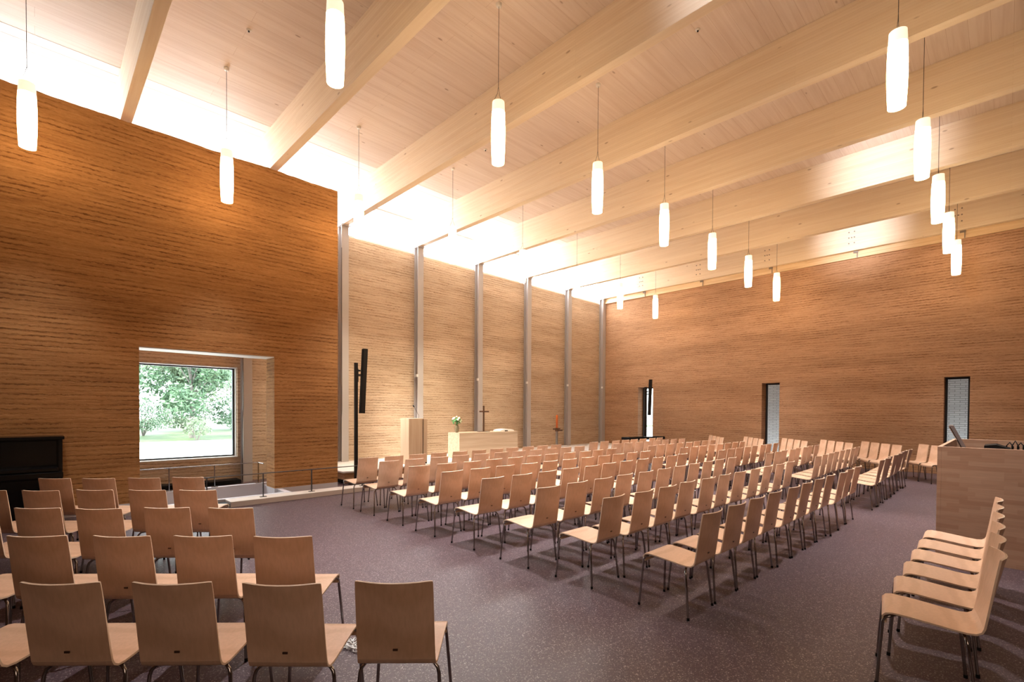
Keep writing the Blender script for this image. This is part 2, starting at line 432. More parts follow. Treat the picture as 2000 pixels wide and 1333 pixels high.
# right wall with three slot windows
RW = [(0.68, 1.20), (5.36, 5.92), (10.08, 10.76)]
RZ0, RZ1 = 0.12, 2.70
b = MB(); ys = [Y0] + [q for p in RW for q in p] + [YC]
for i in range(0, len(ys), 2): b.box(XF, XF + 0.55, ys[i], ys[i + 1], 0, ZT)
for y0, y1 in RW: b.box(XF, XF + 0.55, y0, y1, RZ1, ZT); b.box(XF, XF + 0.55, y0, y1, 0, RZ0)
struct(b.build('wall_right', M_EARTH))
struct(MB().box(X0, XF + 0.55, Y0 - 0.4, Y0, 0, ZR).build('wall_front', M_DKWOOD))
struct(MB().box(X0 - 0.4, X0, Y0, YC + 0.3, 0, ZR).build('wall_west', M_DKWOOD))
# timber fascia above the right wall
b = MB(); b.box(17.84, 18.2, Y0, YC, ZT, ZT + 0.075); b.box(17.865, 18.2, Y0, YC, ZT + 0.082, ZB + 0.12)
b.box(17.97, 18.2, Y0, YC, ZB + 0.1, ZR)
struct(b.build('trim_3', M_FASCIA))

# picture window in the rear wall
def window(n, x0, x1, y, z0, z1, depth, axis):
    """black frame and one glass pane; axis 'y': glass faces y, 'x': glass faces x"""
    e = bpy.data.objects.new(n, None); COL.objects.link(e); e['kind'] = 'structure'
    fw = 0.05
    def bx(mb, a0, a1, b0, b1, c0, c1):
        if axis == 'y': mb.box(a0, a1, b0, b1, c0, c1)
        else: mb.box(b0, b1, a0, a1, c0, c1)
    f = MB()
    bx(f, x0, x1, y, y + depth, z0, z0 + fw); bx(f, x0, x1, y, y + depth, z1 - fw, z1)
    bx(f, x0, x0 + fw, y, y + depth, z0 + fw, z1 - fw); bx(f, x1 - fw, x1, y, y + depth, z0 + fw, z1 - fw)
    f.build('window_frame', M_FRAME, e)
    p = MB(); bx(p, x0 + fw, x1 - fw, y + depth * 0.5, y + depth * 0.5 + 0.012, z0 + fw, z1 - fw); p.build('window_pane', M_GLASS, e)
    return e
e = window('window_1', WX0, WX1, 12.84, WZ0, WZ1, 0.07, 'y')
l = MB()
l.box(WX0, WX1, YC + 0.02, 12.84, WZ1 - 0.02, WZ1 - 0.001); l.box(WX0, WX1, YC - 0.005, 12.84, WZ0 + 0.001, WZ0 + 0.02)
l.box(WX1 - 0.012, WX1 - 0.001, YC + 0.1, 12.84, WZ0 + 0.02, WZ1 - 0.02); l.build('window_lining', M_WHITE, e)
for i, (y0, y1) in enumerate(RW):
    e = window('window_%d' % (i + 2), y0, y1, XF + 0.40, RZ0, RZ1, 0.08, 'x')
# clerestory: one frosted pane per bay, white frames
nwin = 5
bays = [(X0, BX[0])] + [(BX[i], BX[i + 1]) for i in range(8)]
for a, c in bays:
    x0, x1 = a + 0.09, c - 0.09
    if a == X0: x0 = X0
    if x1 - x0 < 0.3: continue
    e = bpy.data.objects.new('window_%d' % nwin, None); COL.objects.link(e); e['kind'] = 'structure'; nwin += 1
    f = MB(); f.box(x0, x1, YC, 12.75, ZT, ZT + 0.05); f.box(x0, x1, YC, 12.75, ZR - 0.09, ZR - 0.035)
    f.box(x0, x0 + 0.05, YC, 12.75, ZT + 0.05, ZR - 0.09); f.box(x1 - 0.05, x1, YC, 12.75, ZT + 0.05, ZR - 0.09)
    f.build('window_frame', M_WHITE, e)
    MB().box(x0 + 0.05, x1 - 0.05, 12.69, 12.71, ZT + 0.05, ZR - 0.09).build('window_pane', M_CLER, e)

# ------------------------------------------------------------------ beams and columns
for k, x in enumerate(BX):
    if x < 0: continue
    i = k - 1
    o = MB().box(x - 0.08, x + 0.08, Y0 + 0.02, 12.62, ZB, ZR - 0.001, c=0.006).build('ceiling_beam', M_BEAM)
    where = 'long pale glulam ceiling beam, ' + ORD[i - 0] + ' from the left' if k < 8 else 'long pale glulam ceiling beam with bolts, last one along the right wall'
    tag(o, where, 'beam', 'ceiling beams')
    if k == 8:
        for y in (0.97, 3.36, 5.75, 8.15, 10.56):
            bb = MB()
            for dz in (0.13, 0.30, 0.47):
                for dy in (-0.07, 0.0, 0.07):
                    if dy == 0 and dz != 0.30: continue
                    bb.tube([(x - 0.08, y + dy, ZB + dz + 0.1), (x - 0.092, y + dy, ZB + dz + 0.1)], 0.018, 8)
            bb.build('bolt_group', M_BOLT, o)
        for y in (0.97, 3.36, 5.75, 8.15, 10.56):
            br = MB().box(17.815, 17.835, y - 0.15, y - 0.03, ZB - 0.06, ZB - 0.005); br.box(17.815, 17.835, y - 0.14, y - 0.12, ZB - 0.21, ZB - 0.06)
            br.build('bracket', M_BOLT, o)
for k, x in enumerate(BX):
    if x < 2.0: continue
    i = k - 2
    c = MB(); y0, y1 = 12.40, 12.60; z0 = 0.0 if x < 4.5 else 0.30
    c.box(x - 0.1, x + 0.1, y0, y0 + 0.016, z0, 6.60); c.box(x - 0.1, x + 0.1, y1 - 0.016, y1, z0, 6.60)
    c.box(x - 0.008, x + 0.008, y0 + 0.016, y1 - 0.016, z0, 6.60)
    t = thing('steel_column', 'grey H-section steel column against the back wall, %s from the left' % ORD[i], 'column', (0, 0, 0), 0, 'steel columns')
    c.build('shaft', M_STEEL, t)
    MB().box(x - 0.13, x + 0.13, 12.34, 12.61, 6.60, 6.63).build('cap_plate', M_STEEL, t)
    if x > 7: MB().box(x - 0.135, x - 0.1, y0 - 0.02, y0 + 0.05, 2.70, 2.78).build('clamp', M_WHITE, t)
    else:
        if x < 7: MB().tube([(x - 0.12, 12.38, 0.05 if x < 4.5 else 0.32), (x - 0.12, 12.38, 1.4), (x - 0.10, 12.38, 1.7), (x - 0.11, 12.38, 6.0)], 0.006, 6).build('cable', M_DKMETAL, t)

# ------------------------------------------------------------------ stage, kerb, pit, rails
SX0 = 4.9
t = thing('stage_platform', 'low pale altar platform with earth front along the back wall', 'platform')
MB().box(SX0, XF - 0.004, 10.44, YC - 0.004, 0.262, 0.30, c=0.006).build('platform_top', M_STAGE, t)
MB().box(SX0 + 0.05, XF - 0.01, 10.47, YC - 0.01, 0.10, 0.262).build('platform_front', M_EARTH, t)
MB().box(SX0 + 0.1, XF - 0.01, 10.72, YC - 0.01, 0.001, 0.10).build('plinth', M_BLACK, t)  # black stands for the shade in the gap under the platform
t = thing('ramp_pit', 'white concrete lined ramp pit in the floor before the opening', 'pit')
b = MB(); x0, x1, y0, y1 = PIT; T = 0.1; D = -1.05
b.box(x0, x1, y0, y0 + T, D, 0.10); b.box(x0, x1, y1 - T, y1, D, 0.14); b.box(x0, x0 + T, y0 + T, y1 - T, D, 0.0)
b.box(x1 - T, x1, y0 + T, y1 - T, D, 0.10)
# the pit walls stay clear of the freestanding wall plinth by running under the opening only
b.build('lining', M_CONC, t)
MB().box(x0 + T, x1 - T, y0 + T, y1 - T, D, D + 0.05).build('pit_floor', M_KERB, t)
b = MB(); b.box(2.35, 5.05, 9.30, 9.65, 0.001, 0.10, c=0.008)
tag(b.build('floor_kerb', M_KERB), 'low pale concrete kerb between the dark floor and the ramp', 'kerb')
tag(MB().prism([(1.2, 9.32), (2.34, 9.32), (2.34, 9.62), (1.2, 9.62)], 'z', 0.001, 0.06).build('edge_strip', M_BLACK), 'dark floor edge strip at the left end of the pale kerb', 'strip')

def rail(name, label, y, xs, xe, zt, zf, mat, ret=None):
    t = thing(name, label, 'railing', (0, 0, 0), 0, 'thin steel railings')
    r = MB().tube([(xs[0] - 0.3 if ret is None else xs[0] - 2.0, y, zt), (xe, y, zt)], 0.009, 8)
    if ret: r.tube([(xe, y, zt), (xe, ret, zt)], 0.009, 8)
    r.build('handrail', mat, t)
    for x in xs + [xe]:
        MB().box(x - 0.006, x + 0.006, y - 0.02, y + 0.02, zf + 0.01, zt).build('post', mat, t)
        MB().box(x - 0.055, x + 0.055, y - 0.03, y + 0.03, zf, zf + 0.01, c=0.002).build('foot_plate', mat, t)
rail('handrail', 'thin dark railing with flat posts standing on the pale kerb', 9.46, [2.0 + 0.03, 2.92, 3.8], 4.86, 0.53, 0.10, M_RAIL)
rail('handrail', 'thin steel railing behind the wall opening, beyond the pit', 11.03, [1.75, 2.5], 3.31, 0.575, 0.14, M_CHROME, ret=10.7)
tag(MB().box(0.6, 3.3, 12.2, 12.55, 0.001, 0.09, c=0.01).build('floor_grille', M_BLACK), 'black floor convector along the wall under the picture window', 'grille')

# ------------------------------------------------------------------ piano at the left wall
t = thing('upright_piano', 'black lacquered upright piano against the left wall', 'piano', (0, 0, 0))
px0, px1 = -1.25, 0.25
b = MB(); b.box(px0, px0 + 0.05, 9.72, 10.14, 0.0, 1.24, c=0.004); b.box(px1 - 0.05, px1, 9.72, 10.14, 0.0, 1.24, c=0.004)
b.box(px0 + 0.05, px1 - 0.05, 9.80, 10.14, 0.04, 1.24); b.build('body', M_PIANO, t)
MB().box(px0 - 0.02, px1 + 0.02, 9.66, 10.15, 1.24, 1.285, c=0.006).build('lid', M_PIANO, t)
MB().box(px0 + 0.06, px1 - 0.06, 9.77, 9.80, 0.86, 1.22, c=0.004).build('upper_panel', M_PIANO, t)
MB().box(px0, px1, 9.50, 9.80, 0.70, 0.78, c=0.01).build('key_bed', M_PIANO, t)
MB().box(px0 + 0.05, px1 - 0.05, 9.55, 9.80, 0.781, 0.845, c=0.015).build('fallboard', M_PIANO, t)
MB().box(px0 + 0.06, px1 - 0.06, 9.77, 9.80, 0.08, 0.66, c=0.004).build('lower_panel', M_PIANO, t)
for x in (px0 + 0.02, px1 - 0.08): MB().box(x, x + 0.06, 9.53, 9.60, 0.0, 0.70, c=0.006).build('leg', M_PIANO, t)
for i in range(3): MB().tube([(-0.60 + 0.1 * i, 9.77, 0.06), (-0.60 + 0.1 * i, 9.66, 0.05)], 0.012, 8).build('pedal', M_BRASS, t)

# ------------------------------------------------------------------ chairs
def shell_mb(rows, us=(-1, -0.93, -0.6, -0.3, 0, 0.3, 0.6, 0.93, 1)):
    """rows: (y, z, halfwidth, bulge, corner drop) -> thin closed plywood sheet"""
    th2 = 0.0052; n = len(us); P = []
    for (y, z, hw, bl, cd) in rows:
        P.append([Vector((u * hw, y - bl * (1 - u * u), z - (cd if abs(u) == 1 else 0))) for u in us])
    R = len(rows); vs = []; nm = []
    for i in range(R):
        for j in range(n):
            a = P[min(i + 1, R - 1)][j] - P[max(i - 1, 0)][j]; c = P[i][min(j + 1, n - 1)] - P[i][max(j - 1, 0)]
            nm.append(c.cross(a).normalized())
    flat = [p for r in P for p in r]
    top = [p + q * th2 for p, q in zip(flat, nm)]; bot = [p - q * th2 for p, q in zip(flat, nm)]
    N0 = len(flat); mb = MB()
    fs = []
    for i in range(R - 1):
        for j in range(n - 1):
            a = i * n + j; fs.append((a, a + 1, a + n + 1, a + n)); fs.append((a + N0, a + n + N0, a + n + 1 + N0, a + 1 + N0))
    mb.add(top + bot, fs, 0, True)
    ring = [j for j in range(n)] + [i * n + n - 1 for i in range(1, R)] + [(R - 1) * n + j for j in range(n - 2, -1, -1)] + [i * n for i in range(R - 2, 0, -1)]
    rv = []; rf = []
    for q in ring: rv += [top[q], bot[q]]
    L = len(ring)
    for i in range(L):
        j = (i + 1) % L; rf.append((2 * i, 2 * j, 2 * j + 1, 2 * i + 1))
    mb.add(rv, rf, 1, False)
    return mb
seat_rows = [(.205, .392, .196, 0, 0), (.223, .412, .198, 0, 0), (.223, .434, .200, 0, 0), (.207, .452, .201, 0, 0), (.175, .459, .202, 0, 0), (.10, .455, .200, 0, 0),
             (0, .444, .198, 0, 0), (-.10, .432, .196, 0, 0), (-.165, .427, .195, 0, 0), (-.205, .431, .194, 0, 0), (-.228, .447, .193, .001, 0), (-.238, .470, .192, .003, 0)]
back_rows = [(-.238, .470, .192, .003, 0), (-.246, .52, .191, .009, 0), (-.256, .59, .190, .017, 0), (-.267, .67, .189, .026, 0), (-.278, .75, .188, .034, 0), (-.289, .825, .187, .040, 0), (-.295, .862, .186, .043, 0), (-.298, .878, .185, .044, .002)]
def make_chair():
    t = thing('stacking_chair', 'x', 'chair')
    shell_mb(seat_rows).build('seat', [M_BEECH, M_EDGE], t)
    bk = shell_mb(back_rows).build('backrest', [M_BEECH, M_EDGE], t)
    MB().box(-0.012, 0.012, -0.2700, -0.2655, 0.520, 0.530).build('maker_mark', M_BRASS, bk)
    for s in (-1, 1):
        l = MB().tube([(s * .10, .13, .438), (s * .165, .165, .440), (s * .186, .190, .434), (s * .190, .212, .425), (s * .192, .222, .398), (s * .208, .236, .20), (s * .222, .247, .008)], 0.0095, 8)
        l = l.build('leg', M_CHROME, t)
        MB().tube([(s * .2215, .2467, .022), (s * .223, .248, 0.0)], 0.0115, 8).build('foot_cap', M_BLACK, l)
        l = MB().tube([(s * .07, -.145, .416), (s * .135, -.150, .416), (s * .172, -.156, .408), (s * .193, -.163, .385), (s * .200, -.168, .36), (s * .212, -.186, .20), (s * .226, -.205, .008)], 0.0095, 8)
        l = l.build('leg', M_CHROME, t)
        MB().tube([(s * .2255, -.2045, .022), (s * .227, -.206, 0.0)], 0.0115, 8).build('foot_cap', M_BLACK, l)
    f = MB()
    f.tube([(-.10, .13, .438), (.10, .13, .438)], 0.009, 8); f.tube([(-.07, -.145, .416), (.07, -.145, .416)], 0.009, 8)
    for s in (-1, 1): f.tube([(s * .08, -.15, .414), (s * .08, .135, .436)], 0.008, 8)
    f.build('seat_frame', M_CHROME, t)
    return t
proto = make_chair(); used = [False]; NCH = 0
def put_chair(x, y, rot, label, group):
    global NCH
    o = dup(proto) if used[0] else proto
    used[0] = True; NCH += 1
    o.location = (x, y, 0.0); o.rotation_euler = (0, 0, rot)
    o['label'] = label; o['group'] = group
    return o
ry = [1.98, 2.93, 3.76, 4.68, 5.52, 6.34, 7.26, 7.97]
rx = [3.99, 3.98, 3.98, 3.99, 4.01, 4.02, 4.04, 4.05]
rowname = ['back row', 'second row from back', 'third row from back', 'fourth row from back', 'fourth row from altar', 'third row from altar', 'second row from altar', 'front row by the altar']
rnd = random.Random(3)
for r in range(8):
    for k in range(11):
        put_chair(rx[r] + 0.5 * k + rnd.uniform(-.012, .012), ry[r] - 0.012 * k * (r < 2) + rnd.uniform(-.02, .02), rnd.uniform(-.02, .02),
                  'beech chair, %s from near aisle in %s' % (ORD[k], rowname[r]), 'chairs of the large middle block')
    for k in range(8):
        put_chair(10.56 + 0.5 * k + rnd.uniform(-.012, .012), ry[r] - 0.17 + 0.02 * r + rnd.uniform(-.02, .02), rnd.uniform(-.02, .02),
                  'beech chair, %s past cross aisle, %s' % (ORD[k], rowname[r]), 'chairs of the far block')
# left block, turned towards the far corner
lb = [[(1.20, 2.03), (0.80, 2.37), (0.43, 2.74), (0.05, 3.10), (-0.34, 3.46)],
      [(1.11, 3.25), (0.74, 3.62), (0.36, 3.97), (-0.03, 4.34), (-0.41, 4.70)],
      [(1.12, 4.49), (0.74, 4.86), (0.33, 5.18), (-0.03, 5.55), (-0.41, 5.92)],
      [(1.13, 5.70), (0.76, 6.04), (0.38, 6.40), (-0.01, 6.71), (-0.39, 7.06)],
      [(1.26, 6.85), (0.87, 7.12), (0.48, 7.42), (0.11, 7.76)]]
lbn = ['nearest row', 'second row away', 'third row away', 'fourth row away', 'farthest row before the piano']
for r, row in enumerate(lb):
    for k, (cx, cy) in enumerate(row):
        a = math.radians(-43.5) + rnd.uniform(-.03, .03)
        # positions are of the top rail; step forward to the chair's own origin
        ox, oy = cx + 0.325 * -math.sin(a), cy + 0.325 * math.cos(a)
        put_chair(ox, oy, a, 'left block beech chair, %s from aisle in %s' % (ORD[k], lbn[r]), 'chairs of the left block')
# single row at the right, before the desk
for k in range(6):
    put_chair(3.985 + 0.51 * k, 0.325 + 0.004 * k, math.radians(8 - k * 1.2), 'beech chair in the short row before the desk, %s from the camera' % ORD[k], 'chairs of the short right row')
# small angled groups of four along the right wall
ang = math.radians(36.9)
gy = [1.30, 2.38, 3.40, 4.46, 5.62, 6.80]
GX = 16.15
for g, y in enumerate(gy):
    for k in range(4 if g else 3):
        s = (1.5 - k) * 0.47
        ox, oy = GX + 0.8 * s, y + 0.6 * s
        if g == 0: ox, oy = GX + 0.8 * (0.75 - k) * 0.47, 1.30 + 0.6 * (0.75 - k) * 0.47
        put_chair(ox - 0.15, oy + 0.2, ang, 'pale chair by the right wall, %s group from the desk, %s from its left' % (ORD[g], ORD[k]), 'chairs along the right wall')

# ------------------------------------------------------------------ pendant lamps and ceiling items
def pendant(x, y, label):
    t = thing('pendant_lamp', label, 'lamp', (x, y, ZR), 0, 'cylindrical pendant lamps')
    z1, z0 = 6.07 - ZR, 5.21 - ZR
    prof = [(0.086, z1), (0.092, z1 - 0.14)]
    MB().lathe(prof, seg=24).build('shade_rim', M_OPALTOP, t)
    prof = [(0.092, z1 - 0.14)] + [(0.086 + 0.014 * math.sin(math.pi * (i + 1) / 8), z1 - 0.14 - (z1 - 0.14 - z0) * i / 7) for i in range(1, 8)] + [(0.0, z0 + 0.004)]
    MB().lathe(prof, seg=24).build('lamp_shade', M_OPAL, t)
    l = lamp('pendant_bulb', 'SPOT', (x, y, 5.20), PENDANT_W * (0.6 if y > 9 else 2.1 if y > 3 else 1.5) * (0.5 if x > 16 else 1), (0.95, 0.96, 0.98), (x, y, 0), spot_size=math.radians(62 if x > 16 else 72 if y > 9 else 92 if y > 3 else 84), spot_blend=1.0, shadow_soft_size=0.09)
    w = MB().tube([(0, 0, -0.04), (0, 0, z1 + 0.22)], 0.0035, 6)
    w.tube([(0, 0, z1 + 0.22), (0.02, 0.0, z1 + 0.12), (0.084, 0, z1 - 0.01)], 0.0028, 6)
    w.tube([(0, 0, z1 + 0.22), (-0.02, 0.0, z1 + 0.12), (-0.084, 0, z1 - 0.01)], 0.0028, 6)
    w.build('cord', M_DKMETAL, t)
    MB().lathe([(0.0, -0.045), (0.035, -0.045), (0.04, -0.03), (0.04, 0.0)], seg=16).build('ceiling_rose', M_WHITE, t)
LXS = [-0.08] + [4.69 + 2.3845 * k for k in range(-1, 6)]
for i, x in enumerate(LXS):
    pendant(x if i else -0.08, 9.28, 'lit white cylinder pendant, %s from the left in the row above the stage side' % ORD[i])
for i, x in enumerate(LXS[1:]):
    pendant(x, 5.10, 'lit white cylinder pendant, %s from the left in the middle row' % ORD[i])
for i, x in enumerate(LXS[3:]):
    pendant(x, 0.93, 'lit white cylinder pendant, %s from the top in the right-hand row' % ORD[i])
for x, y, l in ((2.32, 8.12, 'small round detector on the ceiling boards above the left wall'), (7.13, 3.33, 'small round detector on the ceiling near the top centre right'), (7.08, 8.11, 'small round detector on the ceiling beside the middle pendants')):
    t = thing('smoke_detector', l, 'detector', (x, y, ZR), 0, 'ceiling detectors')
    MB().lathe([(0, -0.02), (0.025, -0.02), (0.035, -0.008), (0.035, 0)], seg=16).build('housing', M_WHITE, t)
    MB().lathe([(0, -0.035), (0.012, -0.035), (0.014, -0.02)], seg=12).build('sensor', M_DKMETAL, t)

# ------------------------------------------------------------------ stage furniture
t = thing('lectern', 'tall pale wooden lectern with a dark slit on the stage', 'lectern', (7.0, 10.8, 0.30))
x0, x1, y0, y1, H = -0.28, 0.28, -0.2, 0.2, 1.185
b = MB(); b.box(x0, 0.135, y0, y1, 0, H, c=0.004); b.build('body', M_LECT, t)
MB().box(0.136, 0.160, y0 + 0.03, y1 - 0.02, 0, H - 0.01).build('slit', M_BLACK, t)
MB().box(0.162, x1, y0, y1, 0.04, H - 0.012, c=0.004).build('side_board', M_LECT, t)
MB().box(0.14, x1, y0 + 0.02, y1, 0, 0.04).build('foot', M_BLACK, t)
mc = MB().tube([(0.14, 0.0, H), (0.13, -0.02, H + 0.08), (0.05, -0.05, H + 0.17), (-0.05, -0.08, H + 0.30)], 0.004, 6)
t2 = thing('gooseneck_microphone', 'thin gooseneck microphone standing on the lectern', 'microphone', (7.0, 10.8, 0.30))
mc.build('neck', M_DKMETAL, t2); MB().tube([(-0.05, -0.08, H + 0.30), (-0.085, -0.09, H + 0.335)], 0.015, 10).build('capsule', M_BLACK, t2)

t = thing('altar_table', 'pale wooden block altar in the middle of the stage', 'altar', (9.85, 11.27, 0.30))
ax, ay, AH = 1.19, 0.27, 0.745
b = MB(); b.box(-ax, ax, -ay, -ay + 0.04, 0, AH - 0.04, c=0.003); b.build('front_panel', M_ALTAR, t)
MB().box(-ax, ax, ay - 0.04, ay, 0, AH - 0.04).build('rear_panel', M_ALTAR, t)
for s in (-1, 1): MB().box(min(s * ax, s * (ax - 0.04)), max(s * ax, s * (ax - 0.04)), -ay + 0.04, ay - 0.04, 0, AH - 0.04).build('side_panel', M_ALTAR, t)
MB().box(-ax, ax, -ay, ay, AH - 0.04, AH, c=0.004).build('top', M_ALTAR, t)
AZ = 0.30 + AH
# vase of flowers
t = thing('flower_vase', 'green and white bouquet in a dark bulbous vase on the altar', 'vase', (8.76, 11.25, AZ))
MB().lathe([(0, 0), (0.04, 0), (0.055, 0.05), (0.062, 0.12), (0.05, 0.19), (0.04, 0.22), (0.044, 0.23), (0.036, 0.225), (0.03, 0.15)], seg=18).build('vase', plain('vase_glaze', (0.17, 0.14, 0.085), 0.25), t)
fl = MB(); lf = MB(); rr = random.Random(5)
for i in range(60):
    d = Vector((rr.gauss(0, 1), rr.gauss(0, 1), rr.gauss(0.25, 0.8))).normalized(); c = Vector((0, 0, 0.34)) + Vector((d.x * 0.15, d.y * 0.15, d.z * 0.12)) * rr.uniform(0.6, 1.05)
    s = rr.uniform(0.035, 0.06); q = d.orthogonal().normalized(); p = d.cross(q)
    lf.add([c - q * s * 0.5, c + p * s, c + q * s * 0.5, c - p * s + d * 0.01], [(0, 1, 2, 3)])
for i in range(16):
    d = Vector((rr.gauss(-0.2, 1), rr.gauss(-0.3, 1), rr.gauss(0.6, 0.6))).normalized(); c = Vector((0, 0, 0.35)) + Vector((d.x * 0.14, d.y * 0.14, d.z * 0.12))
    bm = bmesh.new(); bmesh.ops.create_icosphere(bm, subdivisions=1, radius=rr.uniform(0.022, 0.036))
    bm.verts.index_update(); fl.add([v.co + c for v in bm.verts], [[v.index for v in f.verts] for f in bm.faces], 0, True); bm.free()
for i in range(7):
    a = i * 0.9; lf.tube([(0, 0, 0.18), (0.02 * math.cos(a), 0.02 * math.sin(a), 0.26), (0.07 * math.cos(a), 0.07 * math.sin(a), 0.36)], 0.004, 5)
lf.build('foliage', leaf_mat('bouquet_leaf', (0.04, 0.16, 0.04), (0.10, 0.28, 0.09)), t); fl.build('blossoms', leaf_mat('blossom', (0.75, 0.75, 0.50), (0.85, 0.88, 0.80)), t)
# cross
t = thing('altar_cross', 'slim dark standing cross on a flat base on the altar', 'cross', (9.80, 11.25, AZ))
MB().box(-0.20, 0.20, -0.08, 0.08, 0, 0.018, c=0.003).build('base', M_BRASS, t)
MB().box(-0.022, 0.022, -0.015, 0.015, 0.018, 0.80, c=0.002).build('upright', M_BRASS, t)
MB().box(-0.19, 0.19, -0.032, -0.0155, 0.60, 0.645, c=0.003).build('crossbar', M_BRASS, t)
# open book under a white cloth
t = thing('open_book', 'open white book lying on the right of the altar', 'book', (10.68, 11.27, AZ))
pg = []
for i in range(13):
    u = -1 + i / 6; pg.append((u * 0.30, 0.022 + 0.075 * (1 - abs(u)) ** 0.6 * (1 - 0.35 * (1 - abs(u)))))
b = MB(); b.prism([(p[0], p[1]) for p in pg] + [(0.30, 0.002), (-0.30, 0.002)], 'y', -0.16, 0.18)
b.build('pages', M_CLOTH, t)
MB().box(-0.13, -0.03, -0.22, -0.17, 0.0, 0.03, c=0.01).build('bookmark_weight', M_BLACK, t)
# candle stand
t = thing('candle_stand', 'grey metal candle stand with a cross shaped holder on the stage', 'candle stand', (12.98, 11.0, 0.30))
MB().box(-0.03, 0.03, -0.03, 0.03, 0.012, 0.68, c=0.003).build('post', plain('grey_metal', (0.22, 0.20, 0.19), 0.4, 0.3), t)
MB().box(-0.12, 0.12, -0.12, 0.12, 0, 0.012, c=0.003).build('base', M_DKMETAL, t)
MB().box(-0.21, 0.13, -0.05, 0.0, 0.745, 0.79, c=0.003).build('crossbar', M_BRASS, t)
MB().box(-0.09, 0.21, -0.09, -0.04, 0.69, 0.735, c=0.003).build('crossbar', M_BRASS, t)
MB().box(-0.045, 0.045, -0.045, 0.045, 0.68, 0.80, c=0.003).build('socket', M_BRASS, t)
t = thing('altar_candle', 'tall orange candle in the holder of the candle stand', 'candle', (12.98, 11.0, 1.10))
MB().lathe([(0, 0), (0.036, 0), (0.034, 0.44), (0.03, 0.455), (0.012, 0.45), (0, 0.45)], seg=18).build('wax', M_CANDLE, t)
MB().tube([(0, 0, 0.45), (0.003, 0, 0.475)], 0.003, 5).build('wick', M_BLACK, t)
# small dark thing on the stage edge and a black stand
t = thing('stage_monitor', 'flat black stage box lying on the pale platform near the candle stand', 'box', (13.9, 10.75, 0.30))
MB().box(-0.13, 0.13, -0.09, 0.09, 0, 0.06, c=0.02).build('case', M_BLACK, t)
MB().box(-0.11, 0.11, -0.095, -0.088, 0.012, 0.05).build('grille', M_DKMETAL, t)
t = thing('keyboard_stand', 'black instrument on thin black legs behind the far chairs near the corner', 'instrument', (14.95, 8.75, 0), math.radians(-14))
b = MB().box(-0.85, 0.85, -0.2, 0.2, 0.73, 0.82, c=0.02); b.build('case', M_BLACK, t)
MB().box(-0.80, 0.80, -0.21, -0.10, 0.82, 0.832, c=0.003).build('lid', M_PIANO, t)
for s in (-0.72, -0.4, 0.66): MB().tube([(s, -0.12, 0.0), (s, -0.05, 0.32), (s, 0.12, 0.74)], 0.02, 8).build('leg', M_BLACK, t)
for s in (-0.6, 0.76): MB().tube([(s, 0.16, 0.0), (s, 0.05, 0.32), (s, -0.12, 0.74)], 0.02, 8).build('leg', M_BLACK, t)

# ------------------------------------------------------------------ column loudspeakers on poles
def speaker(x, y, z0, zt, sz0, sz1, rot, label, lean, pw=0.035):
    t = thing('column_speaker', label, 'loudspeaker', (x, y, z0), rot, 'tall column loudspeakers')
    MB().box(-pw, pw, -0.03, 0.03, 0.02, zt - z0, c=0.004).build('pole', M_DKMETAL, t)
    MB().box(-0.13, 0.13, -0.13, 0.13, 0.0, 0.02, c=0.004).build('base_plate', M_DKMETAL, t)
    n = MB(); zc = (sz0 + sz1) / 2 - z0; hl = (sz1 - sz0) / 2
    c0 = 0.175
    def P(u, dx, dy): return (c0 + u * lean + dx, -0.0 + dy, zc + u * hl)
    w2, d2 = 0.052, 0.05
    vs = [P(u, dx, dy) for u in (-1, 1) for dx, dy in ((-w2, -d2), (w2, -d2), (w2, d2), (-w2, d2))]
    n.add(vs, [(0, 1, 2, 3), (4, 5, 6, 7), (0, 1, 5, 4), (1, 2, 6, 5), (2, 3, 7, 6), (3, 0, 4, 7)])
    n.build('speaker_box', M_BLACK, t)
    g = MB(); vs = [P(u, dx, -d2 - 0.004) for u in (-0.97, 0.97) for dx in (-w2 * 0.85, w2 * 0.85)]
    vs2 = [(a, bb + 0.004, c) for a, bb, c in vs]
    g.add(vs + vs2, [(0, 1, 3, 2), (4, 5, 7, 6), (0, 1, 5, 4), (2, 3, 7, 6), (0, 2, 6, 4), (1, 3, 7, 5)]); g.build('grille', M_DKMETAL, t)
    b = MB(); zz = zc + hl * 0.18
    b.box(0.03, 0.10, -0.02, 0.02, zz + 0.08, zz + 0.12); b.box(0.03, 0.10, -0.02, 0.02, zz - 0.02, zz + 0.02); b.box(0.025, 0.045, -0.035, 0.035, zz - 0.16, zz + 0.14, c=0.004)
    b.build('bracket', M_DKMETAL, t)
speaker(5.13, 10.28, 0.0, 2.76, 1.62, 3.09, math.radians(-3), 'tall black column loudspeaker leaning on a pole at the left of the stage', 0.035)
speaker(17.04, 9.9, 0.0, 2.66, 1.55, 2.95, math.radians(-38), 'tall black column loudspeaker on a pole before the narrow corner window', 0.02, 0.05)

